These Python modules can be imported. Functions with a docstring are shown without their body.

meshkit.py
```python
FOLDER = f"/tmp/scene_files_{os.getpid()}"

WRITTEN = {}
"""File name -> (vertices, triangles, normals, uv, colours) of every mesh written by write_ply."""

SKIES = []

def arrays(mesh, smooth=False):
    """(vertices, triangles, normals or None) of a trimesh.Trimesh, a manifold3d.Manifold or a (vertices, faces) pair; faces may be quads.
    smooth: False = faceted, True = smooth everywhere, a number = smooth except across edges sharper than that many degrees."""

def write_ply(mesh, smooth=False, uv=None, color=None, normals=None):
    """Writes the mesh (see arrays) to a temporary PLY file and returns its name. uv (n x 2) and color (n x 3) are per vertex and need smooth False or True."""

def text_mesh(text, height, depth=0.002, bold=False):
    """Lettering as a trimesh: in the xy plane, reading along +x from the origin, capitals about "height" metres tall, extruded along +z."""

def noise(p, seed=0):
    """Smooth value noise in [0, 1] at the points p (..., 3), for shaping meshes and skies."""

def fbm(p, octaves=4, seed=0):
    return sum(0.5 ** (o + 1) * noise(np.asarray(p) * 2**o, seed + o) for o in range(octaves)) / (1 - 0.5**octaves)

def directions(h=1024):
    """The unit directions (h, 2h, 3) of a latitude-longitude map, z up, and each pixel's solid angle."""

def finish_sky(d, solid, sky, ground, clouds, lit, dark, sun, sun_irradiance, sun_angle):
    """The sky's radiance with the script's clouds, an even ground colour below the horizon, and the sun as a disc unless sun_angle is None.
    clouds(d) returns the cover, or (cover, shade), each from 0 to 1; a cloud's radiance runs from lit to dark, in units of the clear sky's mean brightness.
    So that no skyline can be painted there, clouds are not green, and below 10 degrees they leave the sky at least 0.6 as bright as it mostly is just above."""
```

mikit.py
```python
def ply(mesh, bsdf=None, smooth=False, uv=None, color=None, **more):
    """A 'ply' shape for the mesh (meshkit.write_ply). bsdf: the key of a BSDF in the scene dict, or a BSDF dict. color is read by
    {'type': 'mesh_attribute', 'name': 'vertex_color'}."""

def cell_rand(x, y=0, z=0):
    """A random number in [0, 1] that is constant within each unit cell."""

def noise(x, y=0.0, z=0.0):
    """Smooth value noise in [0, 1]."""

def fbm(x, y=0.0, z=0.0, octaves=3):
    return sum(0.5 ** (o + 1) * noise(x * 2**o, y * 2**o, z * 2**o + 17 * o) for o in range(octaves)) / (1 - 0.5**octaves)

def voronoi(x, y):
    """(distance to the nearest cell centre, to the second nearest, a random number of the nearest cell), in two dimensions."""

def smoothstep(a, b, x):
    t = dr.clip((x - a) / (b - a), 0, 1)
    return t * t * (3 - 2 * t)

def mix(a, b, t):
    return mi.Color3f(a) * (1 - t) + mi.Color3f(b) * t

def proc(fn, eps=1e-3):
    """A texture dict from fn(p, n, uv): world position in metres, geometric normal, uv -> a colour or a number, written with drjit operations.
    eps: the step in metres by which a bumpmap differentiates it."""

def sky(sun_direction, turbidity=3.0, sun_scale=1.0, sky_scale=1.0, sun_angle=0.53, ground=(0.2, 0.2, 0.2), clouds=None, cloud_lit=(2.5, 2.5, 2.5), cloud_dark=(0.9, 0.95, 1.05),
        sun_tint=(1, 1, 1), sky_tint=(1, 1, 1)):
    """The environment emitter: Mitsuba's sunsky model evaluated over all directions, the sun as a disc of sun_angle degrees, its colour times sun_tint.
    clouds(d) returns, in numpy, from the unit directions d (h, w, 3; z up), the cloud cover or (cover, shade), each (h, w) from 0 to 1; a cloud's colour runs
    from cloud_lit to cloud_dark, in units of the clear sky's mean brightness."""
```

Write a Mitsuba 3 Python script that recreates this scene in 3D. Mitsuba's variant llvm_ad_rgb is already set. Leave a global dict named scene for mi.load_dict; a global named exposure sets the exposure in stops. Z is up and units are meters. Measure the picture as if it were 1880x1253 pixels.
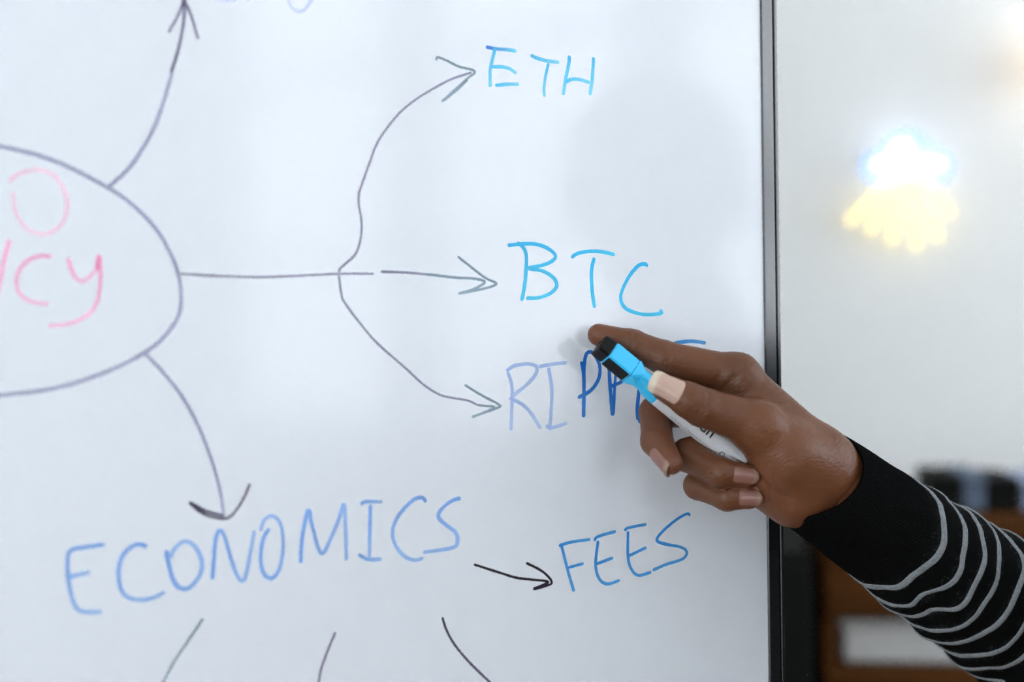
import math
import numpy as np, trimesh, manifold3d, drjit as dr
import mitsuba as mi, mikit, meshkit
from shapely.geometry import LineString, Point, Polygon
from shapely.ops import unary_union

scene, labels = {}, {}
T = mi.ScalarTransform4f

# ------------------------------------------------------------------ camera, light, exposure
FPX = 2611.0                                   # focal length in pixels of the 1880 x 1253 frame (about 50 mm)
CAM = np.array([0.0, 0.0, 1.5])
YAW, ROLL = math.radians(8.0), 0.0128          # the camera looks a little left of the room's back wall
FWD = np.array([-math.sin(YAW), math.cos(YAW), 0.0])
RGT0, UP0 = np.array([math.cos(YAW), math.sin(YAW), 0.0]), np.array([0, 0, 1.0])
RGT = RGT0 * math.cos(ROLL) - UP0 * math.sin(ROLL)
UP = UP0 * math.cos(ROLL) + RGT0 * math.sin(ROLL)
FOCUS, APERTURE = 0.893, 0.0095
exposure = 0.74
DAY = np.array([0.93, 1.0, 1.09])              # overcast daylight behind the windows
DAY_LEVEL = 3.0

scene['camera'] = {'type': 'thinlens', 'fov': math.degrees(2 * math.atan(940 / FPX)), 'fov_axis': 'x',
                   'aperture_radius': APERTURE, 'focus_distance': FOCUS, 'near_clip': 0.02, 'far_clip': 100.0,
                   'to_world': T().look_at(origin=CAM.tolist(), target=(CAM + FWD).tolist(), up=UP.tolist())}


def cam2w(v):                                   # camera frame (right, up, forward) -> world
    v = np.asarray(v, float)
    return CAM + v[..., :1] * RGT + v[..., 1:2] * UP + v[..., 2:3] * FWD


def P(px, py, depth):                           # the point seen at a pixel at that distance along the view
    return cam2w(np.array([(px - 940) / FPX * depth, (626.5 - py) / FPX * depth, depth]))


def srgb(r, g, b, k=1.0):
    c = np.array([r, g, b]) / 255.0
    c = np.where(c <= 0.04045, c / 12.92, ((c + 0.055) / 1.055) ** 2.4)
    return [float(min(x * k, 1.0)) for x in c]


# ------------------------------------------------------------------ materials
def principled(color, rough=0.5, spec=0.5, **kw):
    col = color if isinstance(color, dict) else {'type': 'rgb', 'value': list(map(float, color))}
    return {'type': 'twosided', 'bsdf': {'type': 'principled', 'base_color': col, 'roughness': rough, 'specular': spec, **kw}}


def bumped(base, fn, scale, eps):
    return {'type': 'twosided', 'bsdf': {'type': 'bumpmap', 'arbitrary': mikit.proc(fn, eps), 'scale': scale, 'bsdf': base}}


VC = {'type': 'mesh_attribute', 'name': 'vertex_color'}
scene['m_board'] = principled([0.655, 0.685, 0.72], 0.10, 0.28)
scene['m_ink'] = principled(VC, 0.35, 0.3)
scene['m_frame'] = principled([0.008, 0.009, 0.010], 0.18, 1.0)
scene['m_frame_dark'] = principled([0.006, 0.006, 0.006], 0.4, 0.3)
scene['m_wall'] = principled(mikit.proc(lambda p, n, uv: mikit.mix([0.84, 0.86, 0.85], [0.82, 0.84, 0.83], mikit.fbm(p.x * 3, p.y * 3, p.z * 3))), 0.7, 0.2)
scene['m_ceiling'] = principled([0.85, 0.85, 0.84], 0.8, 0.2)


def wood_fn(lo, hi, sx, sz):
    def fn(p, n, uv):
        g = mikit.fbm(p.x * sx, p.y * 12, p.z * sz, octaves=4)
        return mikit.mix(lo, hi, mikit.smoothstep(0.25, 0.75, g))
    return fn


scene['m_wood'] = principled(mikit.proc(wood_fn([0.042, 0.014, 0.003], [0.075, 0.027, 0.006], 4, 40)), 0.65, 0.06)
scene['m_floor'] = principled(mikit.proc(wood_fn([0.12, 0.07, 0.038], [0.18, 0.11, 0.06], 30, 3)), 0.45, 0.4)
scene['m_black'] = principled([0.005, 0.006, 0.005], 0.7, 0.1)
scene['m_wall_grey'] = principled([0.34, 0.34, 0.33], 0.7, 0.2)
scene['m_white_plastic'] = principled([0.45, 0.45, 0.44], 0.5, 0.3)
scene['m_winframe'] = principled([0.75, 0.75, 0.74], 0.5, 0.4)


def skin_bump(p, n, uv):
    a = mikit.fbm(p.x * 800, p.y * 800, p.z * 800, octaves=3)
    # fine lines running across the hand
    q = p.x * 0.55 - p.z * 0.83
    w = mikit.noise(p.x * 120, p.y * 120, p.z * 120)
    lines = mikit.noise(q * 1100 + 5 * w, p.z * 160 + p.x * 160, p.y * 200)
    return 0.55 * a + 0.45 * lines


scene['m_skin'] = bumped({'type': 'principled', 'base_color': VC, 'roughness': 0.42, 'specular': 0.32}, skin_bump, 0.00055, 2e-4)
scene['m_nail'] = principled(VC, 0.3, 0.5)
scene['m_hair'] = principled([0.012, 0.010, 0.009], 0.7, 0.2)
scene['m_eye'] = principled([0.8, 0.78, 0.75], 0.15, 0.5)
scene['m_iris'] = principled([0.03, 0.015, 0.01], 0.15, 0.5)
scene['m_cloth_dark'] = principled([0.03, 0.035, 0.05], 0.9, 0.1)
scene['m_leather'] = principled([0.05, 0.03, 0.02], 0.5, 0.4)


# ------------------------------------------------------------------ mesh helpers
def add(key, mesh, bsdf, smooth=False, color=None, label=None, category=None, group=None, kind=None, **more):
    base, n = key, 0
    while key in scene:
        n += 1
        key = f'{base}_{n:03d}'
    scene[key] = mikit.ply(mesh, bsdf, smooth=smooth, color=color, **more)
    tag(key, label, category, group, kind)
    return key


def tag(key, label=None, category=None, group=None, kind=None):
    d = {k: v for k, v in dict(label=label, category=category, group=group, kind=kind).items() if v}
    if d:
        labels[key] = d


def box(center, size, bevel=0.003, frame=None):
    """A box with bevelled edges; frame: 3x3 with the box's axes as columns."""
    s = np.array(size, float) / 2
    b = min(bevel, s.min() * 0.45)
    pts = [np.where(np.arange(3) == k, s, s - b) * sg for k in range(3) for sg in np.array(np.meshgrid([-1, 1], [-1, 1], [-1, 1])).reshape(3, -1).T]
    m = trimesh.convex.convex_hull(np.array(pts))
    v = m.vertices if frame is None else m.vertices @ np.asarray(frame).T
    return trimesh.Trimesh(v + np.array(center), m.faces, process=False)


def join(*ms):
    return trimesh.util.concatenate(list(ms))


def cyl(p0, p1, r0, r1=None, n=24):
    r1 = r0 if r1 is None else r1
    return lathe(p0, p1, [(0, 0), (0, r0), (1, r1), (1, 0)], n, unit=True)


def basis(d):
    d = np.asarray(d, float) / np.linalg.norm(d)
    a = np.cross(d, [0, 0, 1.0] if abs(d[2]) < 0.9 else [1.0, 0, 0])
    a /= np.linalg.norm(a)
    return a, np.cross(d, a), d


def lathe(p0, p1, prof, n=32, unit=False):
    """Revolves (along, radius) about the line p0 -> p1."""
    p0, p1 = np.asarray(p0, float), np.asarray(p1, float)
    a, b, d = basis(p1 - p0)
    L = np.linalg.norm(p1 - p0) if unit else 1.0
    ang = np.arange(n) * 2 * np.pi / n
    v = np.array([p0 + d * (s * L) + r * (np.cos(t) * a + np.sin(t) * b) for s, r in prof for t in ang])
    f = []
    for i in range(len(prof) - 1):
        for j in range(n):
            k = (j + 1) % n
            f += [[i * n + j, (i + 1) * n + k, i * n + k], [i * n + j, (i + 1) * n + j, (i + 1) * n + k]]
    m = trimesh.Trimesh(v, f, process=True)
    m.fix_normals()
    return m


def catmull(pts, per=10):
    p = np.asarray(pts, float)
    if len(p) == 2:
        return p[0] + (p[1] - p[0]) * np.linspace(0, 1, per + 1)[:, None]
    q = np.vstack([2 * p[0] - p[1], p, 2 * p[-1] - p[-2]])
    out = []
    for i in range(1, len(q) - 2):
        a, b, c, d = q[i - 1:i + 3]
        t = np.arange(per)[:, None] / per
        out.append(0.5 * (2 * b + (c - a) * t + (2 * a - 5 * b + 4 * c - d) * t ** 2 + (3 * b - a - 3 * c + d) * t ** 3))
    return np.vstack(out + [p[-1:]])


def surface_nets(f, origin, h):
    """Dual contouring without gradients: the zero level of the grid f as one closed mesh."""
    nx, ny, nz = f.shape
    inside = f < 0
    corners = [(a, b, c) for a in (0, 1) for b in (0, 1) for c in (0, 1)]
    sl = lambda a, n: slice(a, n - 1 + a)
    cnt = sum(inside[sl(a, nx), sl(b, ny), sl(c, nz)].astype(np.int8) for a, b, c in corners)
    act = (cnt > 0) & (cnt < 8)
    idx = np.full(act.shape, -1, np.int64)
    ijk = np.argwhere(act)
    idx[act] = np.arange(len(ijk))
    acc, num = np.zeros((len(ijk), 3)), np.zeros(len(ijk))
    for ca in corners:
        for ax in range(3):
            if ca[ax]:
                continue
            cb = list(ca); cb[ax] = 1
            va = f[ijk[:, 0] + ca[0], ijk[:, 1] + ca[1], ijk[:, 2] + ca[2]]
            vb = f[ijk[:, 0] + cb[0], ijk[:, 1] + cb[1], ijk[:, 2] + cb[2]]
            m = (va < 0) != (vb < 0)
            t = va[m] / (va[m] - vb[m])
            pt = np.tile(np.array(ca, float), (m.sum(), 1)); pt[:, ax] = t
            acc[m] += pt; num[m] += 1
    v = origin + (ijk + acc / num[:, None]) * h
    faces = []
    for ax in range(3):
        o = [x for x in range(3) if x != ax]
        s0 = [slice(None)] * 3; s1 = [slice(None)] * 3
        s0[ax], s1[ax] = slice(0, -1), slice(1, None)
        a, b = inside[tuple(s0)], inside[tuple(s1)]
        e = np.argwhere(a != b)
        e = e[(e[:, o[0]] > 0) & (e[:, o[1]] > 0) & (e[:, o[0]] < f.shape[o[0]] - 1) & (e[:, o[1]] < f.shape[o[1]] - 1)]
        flip = a[tuple(e.T)]
        def cell(d0, d1):
            c = e.copy(); c[:, o[0]] -= d0; c[:, o[1]] -= d1
            return idx[tuple(c.T)]
        q = np.stack([cell(1, 1), cell(0, 1), cell(0, 0), cell(1, 0)], 1)
        if ax == 1:
            flip = ~flip
        q = np.where(flip[:, None], q, q[:, ::-1])
        faces += [q[:, [0, 1, 2]], q[:, [0, 2, 3]]]
    return trimesh.Trimesh(v, np.vstack(faces), process=False)


class Field:
    """A signed distance grid in a local frame."""
    def __init__(self, lo, hi, h):
        self.lo, self.h = np.array(lo, float), h
        self.n = np.ceil((np.array(hi) - self.lo) / h).astype(int) + 1
        self.ax = [(self.lo[k] + np.arange(self.n[k]) * h).astype(np.float32) for k in range(3)]

    def empty(self):
        return np.full(self.n, 0.2, np.float32)

    def window(self, lo, hi):
        i0 = np.clip(np.floor((lo - self.lo) / self.h).astype(int), 0, self.n - 1)
        i1 = np.clip(np.ceil((hi - self.lo) / self.h).astype(int) + 1, 1, self.n)
        s = tuple(slice(a, b) for a, b in zip(i0, i1))
        X = np.meshgrid(*[self.ax[k][s[k]] for k in range(3)], indexing='ij', sparse=True)
        return s, X

    def cone(self, f, a, b, ra, rb, k, margin=0.016, flat=None):
        """f = smooth-min(f, cone with round ends). flat=(dir, factor): the cone is thinner along dir by that factor."""
        a, b = np.asarray(a, float), np.asarray(b, float)
        r = max(ra, rb) * (1 if flat is None else max(1, 1 / flat[1])) + margin
        s, X = self.window(np.minimum(a, b) - r, np.maximum(a, b) + r)
        d = b - a
        dd = max(float(d @ d), 1e-12)
        t = np.clip(sum((X[i] - np.float32(a[i])) * np.float32(d[i] / dd) for i in range(3)), 0, 1)
        q = [X[i] - np.float32(a[i]) - t * np.float32(d[i]) for i in range(3)]
        l2 = sum(x * x for x in q)
        if flat is not None:
            w = np.asarray(flat[0], float); w /= np.linalg.norm(w)
            along = sum(q[i] * np.float32(w[i]) for i in range(3))
            l2 = l2 + along * along * np.float32(1 / flat[1] ** 2 - 1)
        dist = np.sqrt(l2) - (np.float32(ra) + t * np.float32(rb - ra))
        f[s] = smin(f[s], dist, k)

    def points(self):
        return np.meshgrid(*self.ax, indexing='ij', sparse=True)


def smin(a, b, k):
    h = np.maximum(k - np.abs(a - b), 0)
    return np.minimum(a, b) - h * h / (4 * np.maximum(k, 1e-9))


def sstep(a, b, x):
    t = np.clip((x - a) / (b - a), 0, 1)
    return t * t * (3 - 2 * t)


# ------------------------------------------------------------------ the room (the camera is at x=0, y=0)
XL, XR, YB, YF, ZC = -2.6, 2.2, 2.5, -2.3, 3.0
add('floor', box([(XL + XR) / 2, (YB + YF) / 2, -0.05], [XR - XL + 0.4, YB - YF + 0.4, 0.1], 0.001), 'm_floor', kind='structure', label='brown wooden floor of the room')
add('ceiling', box([(XL + XR) / 2, (YB + YF) / 2, ZC + 0.05], [XR - XL + 0.4, YB - YF + 0.4, 0.1], 0.001), 'm_ceiling', kind='structure', label='white ceiling of the room')
add('wall_back', box([(XL + XR) / 2, YB + 0.05, ZC / 2], [XR - XL + 0.2, 0.1, ZC], 0.001), 'm_wall', kind='structure', label='plain white wall behind the whiteboard')
add('wall_left', box([XL - 0.05, (YB + YF) / 2, ZC / 2], [0.1, YB - YF, ZC], 0.001), 'm_wall', kind='structure', label='white left wall')
SILL, HEAD = 1.24, 2.85
WINS = [(-2.12, -1.42), (-1.30, -0.60), (-0.48, 0.22), (0.34, 1.04), (1.16, 1.86)]
t = 0.16


def window_wall(name, bsdf, place, a0, a1, wins, sill, head, first, bars, label, wlabel):
    """A wall with window openings; place(along, out, z) gives world points, out growing away from the room."""
    def slab(u0, u1, z0, z1, o0, o1):
        p, q = place(u0, o0, z0), place(u1, o1, z1)
        return box((p + q) / 2, np.abs(q - p), 0.002)
    ms = [slab(a0, a1, 0, sill, 0, t), slab(a0, a1, head, ZC, 0, t)]
    ed = [a0] + [x for w_ in wins for x in w_] + [a1]
    ms += [slab(a, b, sill, head, 0, t) for a, b in zip(ed[::2], ed[1::2])]
    add(name, join(*ms), bsdf, kind='structure', label=label)
    for i, (a, b) in enumerate(wins):
        k = f'window_{first + i}'
        add(k, join(slab(a, a + 0.04, sill, head, 0.055, 0.105), slab(b - 0.04, b, sill, head, 0.055, 0.105), slab(a, b, sill, sill + 0.04, 0.055, 0.105), slab(a, b, head - 0.04, head, 0.055, 0.105)), 'm_winframe', kind='structure', label=wlabel)
        for zz in bars:
            add(f'{k}__mullion', slab(a + 0.04, b - 0.04, zz - 0.018, zz + 0.018, 0.06, 0.10), 'm_winframe')
        pane = trimesh.Trimesh([place(a, 0.1, sill), place(b, 0.1, sill), place(b, 0.1, head), place(a, 0.1, head)], [[0, 1, 2], [0, 2, 3]], process=False)
        if pane.face_normals[0] @ (place(a, 1, 0) - place(a, 0, 0)) > 0:
            pane.invert()
        scene[f'{k}__pane'] = mikit.ply(pane, 'm_white_plastic', emitter={'type': 'area', 'radiance': {'type': 'rgb', 'value': (DAY * DAY_LEVEL).tolist()}})


window_wall('wall_right', 'm_wall', lambda u, o, z: np.array([XR + o, u, z]), YF, YB, WINS, SILL, HEAD, 1, (1.78, 2.32), 'white wall with a row of windows', 'tall window in the right wall')
window_wall('wall_front', 'm_wall_grey', lambda u, o, z: np.array([u, YF - o, z]), XL - 0.1, XR + 0.1, [(-2.45, -1.45), (-1.25, -0.15)], 0.5, 2.6, len(WINS) + 1, (1.3, 2.0), 'grey wall behind the camera with two windows', 'wide window behind the camera')

# ------------------------------------------------------------------ whiteboard (its own frame: along, out towards the viewer, up)
BA = math.radians(30.0)
BX, BN, BZ = np.array([math.cos(BA), math.sin(BA), 0]), np.array([math.sin(BA), -math.cos(BA), 0]), np.array([0, 0, 1.0])
BD = 0.802
BO = CAM - BN * BD                               # foot of the perpendicular from the camera to the board
BF = np.stack([BX, BN, BZ], 1)


def on_board(px, py, lift=0.0):
    d = FWD + (px - 940) / FPX * RGT + (626.5 - py) / FPX * UP
    s = (BD - lift) / -(d @ BN)
    return CAM + d * s


def bx(px, py):
    q = on_board(px, py) - BO
    return q @ BX, q[2]


def bpt(x, out, z):
    return BO + BX * x + BN * out + BZ * z


R_IN, R_OUT = bx(1403, 626)[0], bx(1432, 626)[0]
L_IN, Z0, Z1 = R_IN - 1.75, -0.62, 0.58
FWID = R_OUT - R_IN


def bbox_(x0, x1, o0, o1, z0, z1, bevel=0.002):
    return box(bpt((x0 + x1) / 2, (o0 + o1) / 2, (z0 + z1) / 2), [x1 - x0, o1 - o0, z1 - z0], bevel, BF)


add('whiteboard__panel', bbox_(L_IN - 0.004, R_IN + 0.004, -0.016, 0.0, Z0 - 0.004, Z1 + 0.004, 0.0005), 'm_board')
tag('whiteboard', 'white marker board in a dark metal frame, covered with a handwritten mind map', 'whiteboard')


def profile_rail(z0, z1, side):
    """The side rail: a flat face, a dark groove and a narrow lip, extruded upward."""
    w = FWID
    g0, g1 = w * 0.70, w * 0.79
    pts = [(0, -0.02), (0, 0.0012), (0.0005, 0.0018), (g0 - 0.0004, 0.0018), (g0, 0.0013), (g0, -0.003), (g1, -0.003), (g1, 0.0012), (g1 + 0.0004, 0.0017), (w - 0.0005, 0.0017), (w, 0.001), (w, -0.02)]
    poly = Polygon(pts)
    m = trimesh.creation.extrude_polygon(poly, z1 - z0, engine='earcut')
    v = m.vertices
    x = R_IN + v[:, 0] if side > 0 else L_IN - v[:, 0]
    return trimesh.Trimesh(BO + x[:, None] * BX + v[:, 1:2] * BN + (z0 + v[:, 2:3]) * BZ, m.faces if side > 0 else m.faces[:, ::-1], process=False)


add('whiteboard__frame_rail', profile_rail(Z0 - 0.025, Z1 + 0.025, 1), 'm_frame', label='dark grey metal frame rail at the right edge')
add('whiteboard__frame_rail', profile_rail(Z0 - 0.025, Z1 + 0.025, -1), 'm_frame')
add('whiteboard__frame_rail', bbox_(L_IN, R_IN, -0.02, 0.005, Z1, Z1 + 0.025), 'm_frame')
add('whiteboard__frame_rail', bbox_(L_IN, R_IN, -0.02, 0.005, Z0 - 0.025, Z0), 'm_frame')
add('whiteboard__pen_tray', bbox_(L_IN + 0.5, R_IN - 0.5, 0.0, 0.07, Z0 - 0.04, Z0 - 0.026), 'm_frame')
for xx in (L_IN + 0.25, R_IN - 0.25):
    add('whiteboard__post', bbox_(xx - 0.02, xx + 0.02, -0.06, -0.02, -1.42, Z1 + 0.02), 'm_frame_dark')
    add('whiteboard__foot', bbox_(xx - 0.022, xx + 0.022, -0.34, 0.20, -1.455, -1.42), 'm_frame_dark')
    for oo in (-0.31, 0.17):
        c = bpt(xx, oo, -1.478)
        add('whiteboard__caster', cyl(c - BX * 0.012, c + BX * 0.012, 0.022), 'm_black')

# handwriting: every stroke a ribbon of ink on the panel, with the ink's density from its start to its end
INK = {'cy': (srgb(70, 188, 234), srgb(125, 216, 242)), 'cy2': (srgb(38, 180, 232), srgb(75, 203, 240)), 'bl': (srgb(120, 165, 228), srgb(158, 190, 234)), 'lb': (srgb(164, 188, 232), srgb(178, 201, 238)),
       'db': (srgb(18, 104, 196), srgb(52, 128, 210)), 'fe': (srgb(48, 136, 210), srgb(84, 160, 222)), 'pk': (srgb(246, 164, 200), srgb(248, 196, 220)), 'pp': (srgb(250, 206, 224), srgb(248, 212, 228)),
       'gr': (srgb(150, 153, 178), srgb(168, 172, 196)), 'gk': (srgb(112, 110, 134), srgb(142, 140, 164)), 'bk': (srgb(14, 8, 20), srgb(34, 22, 42)), 'gg': (srgb(116, 136, 150), srgb(148, 168, 182)),
       'dg': (srgb(52, 44, 68), srgb(118, 114, 136)), 'vl': (srgb(210, 221, 246), srgb(204, 216, 244)), 'be': (srgb(40, 110, 212), srgb(110, 212, 242)), 'hp': (srgb(238, 84, 150), srgb(242, 130, 178))}
stroke_n = [0]


def ribbon(pts, width, ink):
    stroke_n[0] += 1
    lift = 0.00012 + 0.000012 * (stroke_n[0] % 12)
    p = catmull(pts, 8 if len(pts) > 2 else 12)
    w3 = np.array([on_board(x, y, lift) for x, y in p])
    q = np.stack([(w3 - BO) @ BX, w3[:, 2] - BO[2]], 1)
    seg = np.linalg.norm(np.diff(q, axis=0), axis=1)
    keep = np.r_[True, seg > 1e-5]
    q = q[keep]
    s = np.r_[0, np.cumsum(np.linalg.norm(np.diff(q, axis=0), axis=1))]
    mid = p[len(p) // 2]
    scale = np.linalg.norm(on_board(mid[0], mid[1] + 10) - on_board(*mid)) / 10
    hw = width * scale / 2
    n = max(int(s[-1] / (hw * 0.7)), 6)
    u = np.linspace(0, s[-1], n)
    u = np.unique(np.r_[u, hw * np.array([0.02, 0.15, 0.4, 0.8]), s[-1] - hw * np.array([0.02, 0.15, 0.4, 0.8])])
    u = u[(u >= 0) & (u <= s[-1])]
    c = np.stack([np.interp(u, s, q[:, k]) for k in (0, 1)], 1)
    tan = np.gradient(c, u, axis=0)
    tan /= np.linalg.norm(tan, axis=1, keepdims=True) + 1e-12
    nor = np.stack([-tan[:, 1], tan[:, 0]], 1)
    e = np.minimum(np.minimum(u, s[-1] - u) / hw, 1)
    prof = hw * np.sqrt(np.clip(1 - (1 - e) ** 2, 0, 1)) * (0.9 + 0.2 * meshkit.noise(np.stack([u * 160, u * 0 + stroke_n[0] * 3.7, u * 0], 1)))
    a, b = c + nor * prof[:, None], c - nor * prof[:, None]
    v2 = np.vstack([a, c, b])
    v = BO + v2[:, :1] * BX + BN * lift + v2[:, 1:] * BZ
    m = len(u)
    f = []
    for i in range(m - 1):
        for o in (0, m):
            f += [[o + i, o + m + i, o + i + 1], [o + i + 1, o + m + i, o + m + i + 1]]
    ca, cb = (np.array(x) * 0.80 for x in INK[ink])          # ink on the enamel, which is itself not fully white
    tt = (u / s[-1])[:, None]
    blot = 0.22 * (meshkit.noise(np.stack([u * 90, u * 0 + stroke_n[0] * 9.1, u * 0], 1))[:, None] - 0.5)
    col = np.clip(ca * (1 - tt) + cb * tt, 0, 1)
    col = np.clip(col * (1 - blot), 0, 1)
    return trimesh.Trimesh(v, f, process=False), np.vstack([col, col, col])


def ink(key, strokes, label=None):
    ms, cs = zip(*[ribbon(s[0], s[1] * (0.86 if s[1] > 7.6 else 0.76), s[2]) for s in strokes])
    return add(key, join(*ms), 'm_ink', color=np.vstack(cs), label=label)


def word(label, letters):
    base, n = 'whiteboard__word', 0
    key = base
    while key in labels:
        n += 1
        key = f'{base}_{n:03d}'
    tag(key, label)
    for st in letters:
        ink(f'{key}__letter', st)


def S(width, ink_, *pts):
    return (pts, width, ink_)


c = 'cy'
word('light blue handwritten word ETH', [
    [S(8, 'be', (892, 86), (908, 89.5), (929, 91), (948, 94)), S(8, c, (909, 88), (905, 105), (900, 129), (900, 160)), S(8, c, (903, 123), (922, 123), (936, 126.5), (948, 135)), S(8, c, (909, 157), (929, 155), (953, 155))],
    [S(8, c, (974, 101), (986, 107), (1005, 112), (1027, 114.5)), S(7.5, c, (1007, 116), (1001, 143), (998.5, 165), (1000, 178))],
    [S(8, c, (1044, 102), (1045, 112), (1038, 148), (1034, 175)), S(8, c, (1090, 105), (1087, 146), (1083, 175)), S(8, c, (1038, 151), (1049, 146), (1063, 146), (1083, 152))]])
c = 'cy2'
word('bright blue handwritten word BTC', [
    [S(8, c, (949, 445), (961, 455), (966.5, 471), (965.5, 503), (962, 532), (957.5, 553)), S(8, c, (932, 451), (961, 448), (986, 449), (1008.5, 458), (1020, 470), (1012, 481), (993, 488), (971, 493), (996, 498), (1015, 509), (1022.5, 524), (1012, 538), (989, 547), (966, 548))],
    [S(8, c, (1048.5, 473.5), (1060, 466), (1079, 462), (1104, 462.5), (1129, 468)), S(8, c, (1091, 473), (1086, 497), (1087, 532), (1091.5, 566))],
    [S(8, c, (1189, 490), (1184, 485), (1171, 489), (1155, 508), (1143, 532), (1139.5, 549), (1147, 565), (1165, 574), (1187, 578), (1214, 575.5), (1211, 569))]])
word('pale and darker blue handwritten word half hidden behind the hand', [
    [S(8, 'lb', (932, 683), (940, 714), (938, 791)), S(8, 'lb', (929, 682), (945, 672), (970, 669), (985, 674), (983, 688), (967, 707), (941, 728)), S(8, 'lb', (935, 731), (957, 742), (974, 758), (993, 788))],
    [S(8, 'lb', (989, 674), (1015, 669), (1041, 666)), S(8, 'lb', (1007, 675), (1013, 714), (1012, 752), (1009, 791)), S(8, 'lb', (1002, 781), (1010, 786), (1028, 782), (1041, 777))],
    [S(8.5, 'db', (1067.5, 664), (1072, 691), (1071.5, 767)), S(8, 'db', (1072, 690), (1074, 660), (1080, 647), (1091, 651), (1101, 672), (1099.5, 695), (1085, 717), (1061, 731))],
    [S(8.5, 'db', (1118, 665), (1120, 707), (1125, 764)), S(7.5, 'db', (1126, 762), (1130.5, 688), (1140, 655)), S(8, 'db', (1120, 710.5), (1140, 702), (1158, 690), (1164, 672), (1150, 655))],
    [S(8.5, 'db', (1178, 690), (1174, 712), (1170, 752), (1171.5, 772)), S(8, 'db', (1171.5, 773), (1183, 775), (1200, 770))],
    [S(8, 'fe', (1238, 630), (1268, 627), (1296, 630)), S(8, 'fe', (1246, 640), (1240, 700), (1238, 735)), S(8, 'fe', (1243, 690), (1275, 684)), S(8, 'fe', (1238, 737), (1280, 735))]])
c = 'bl'
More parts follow.
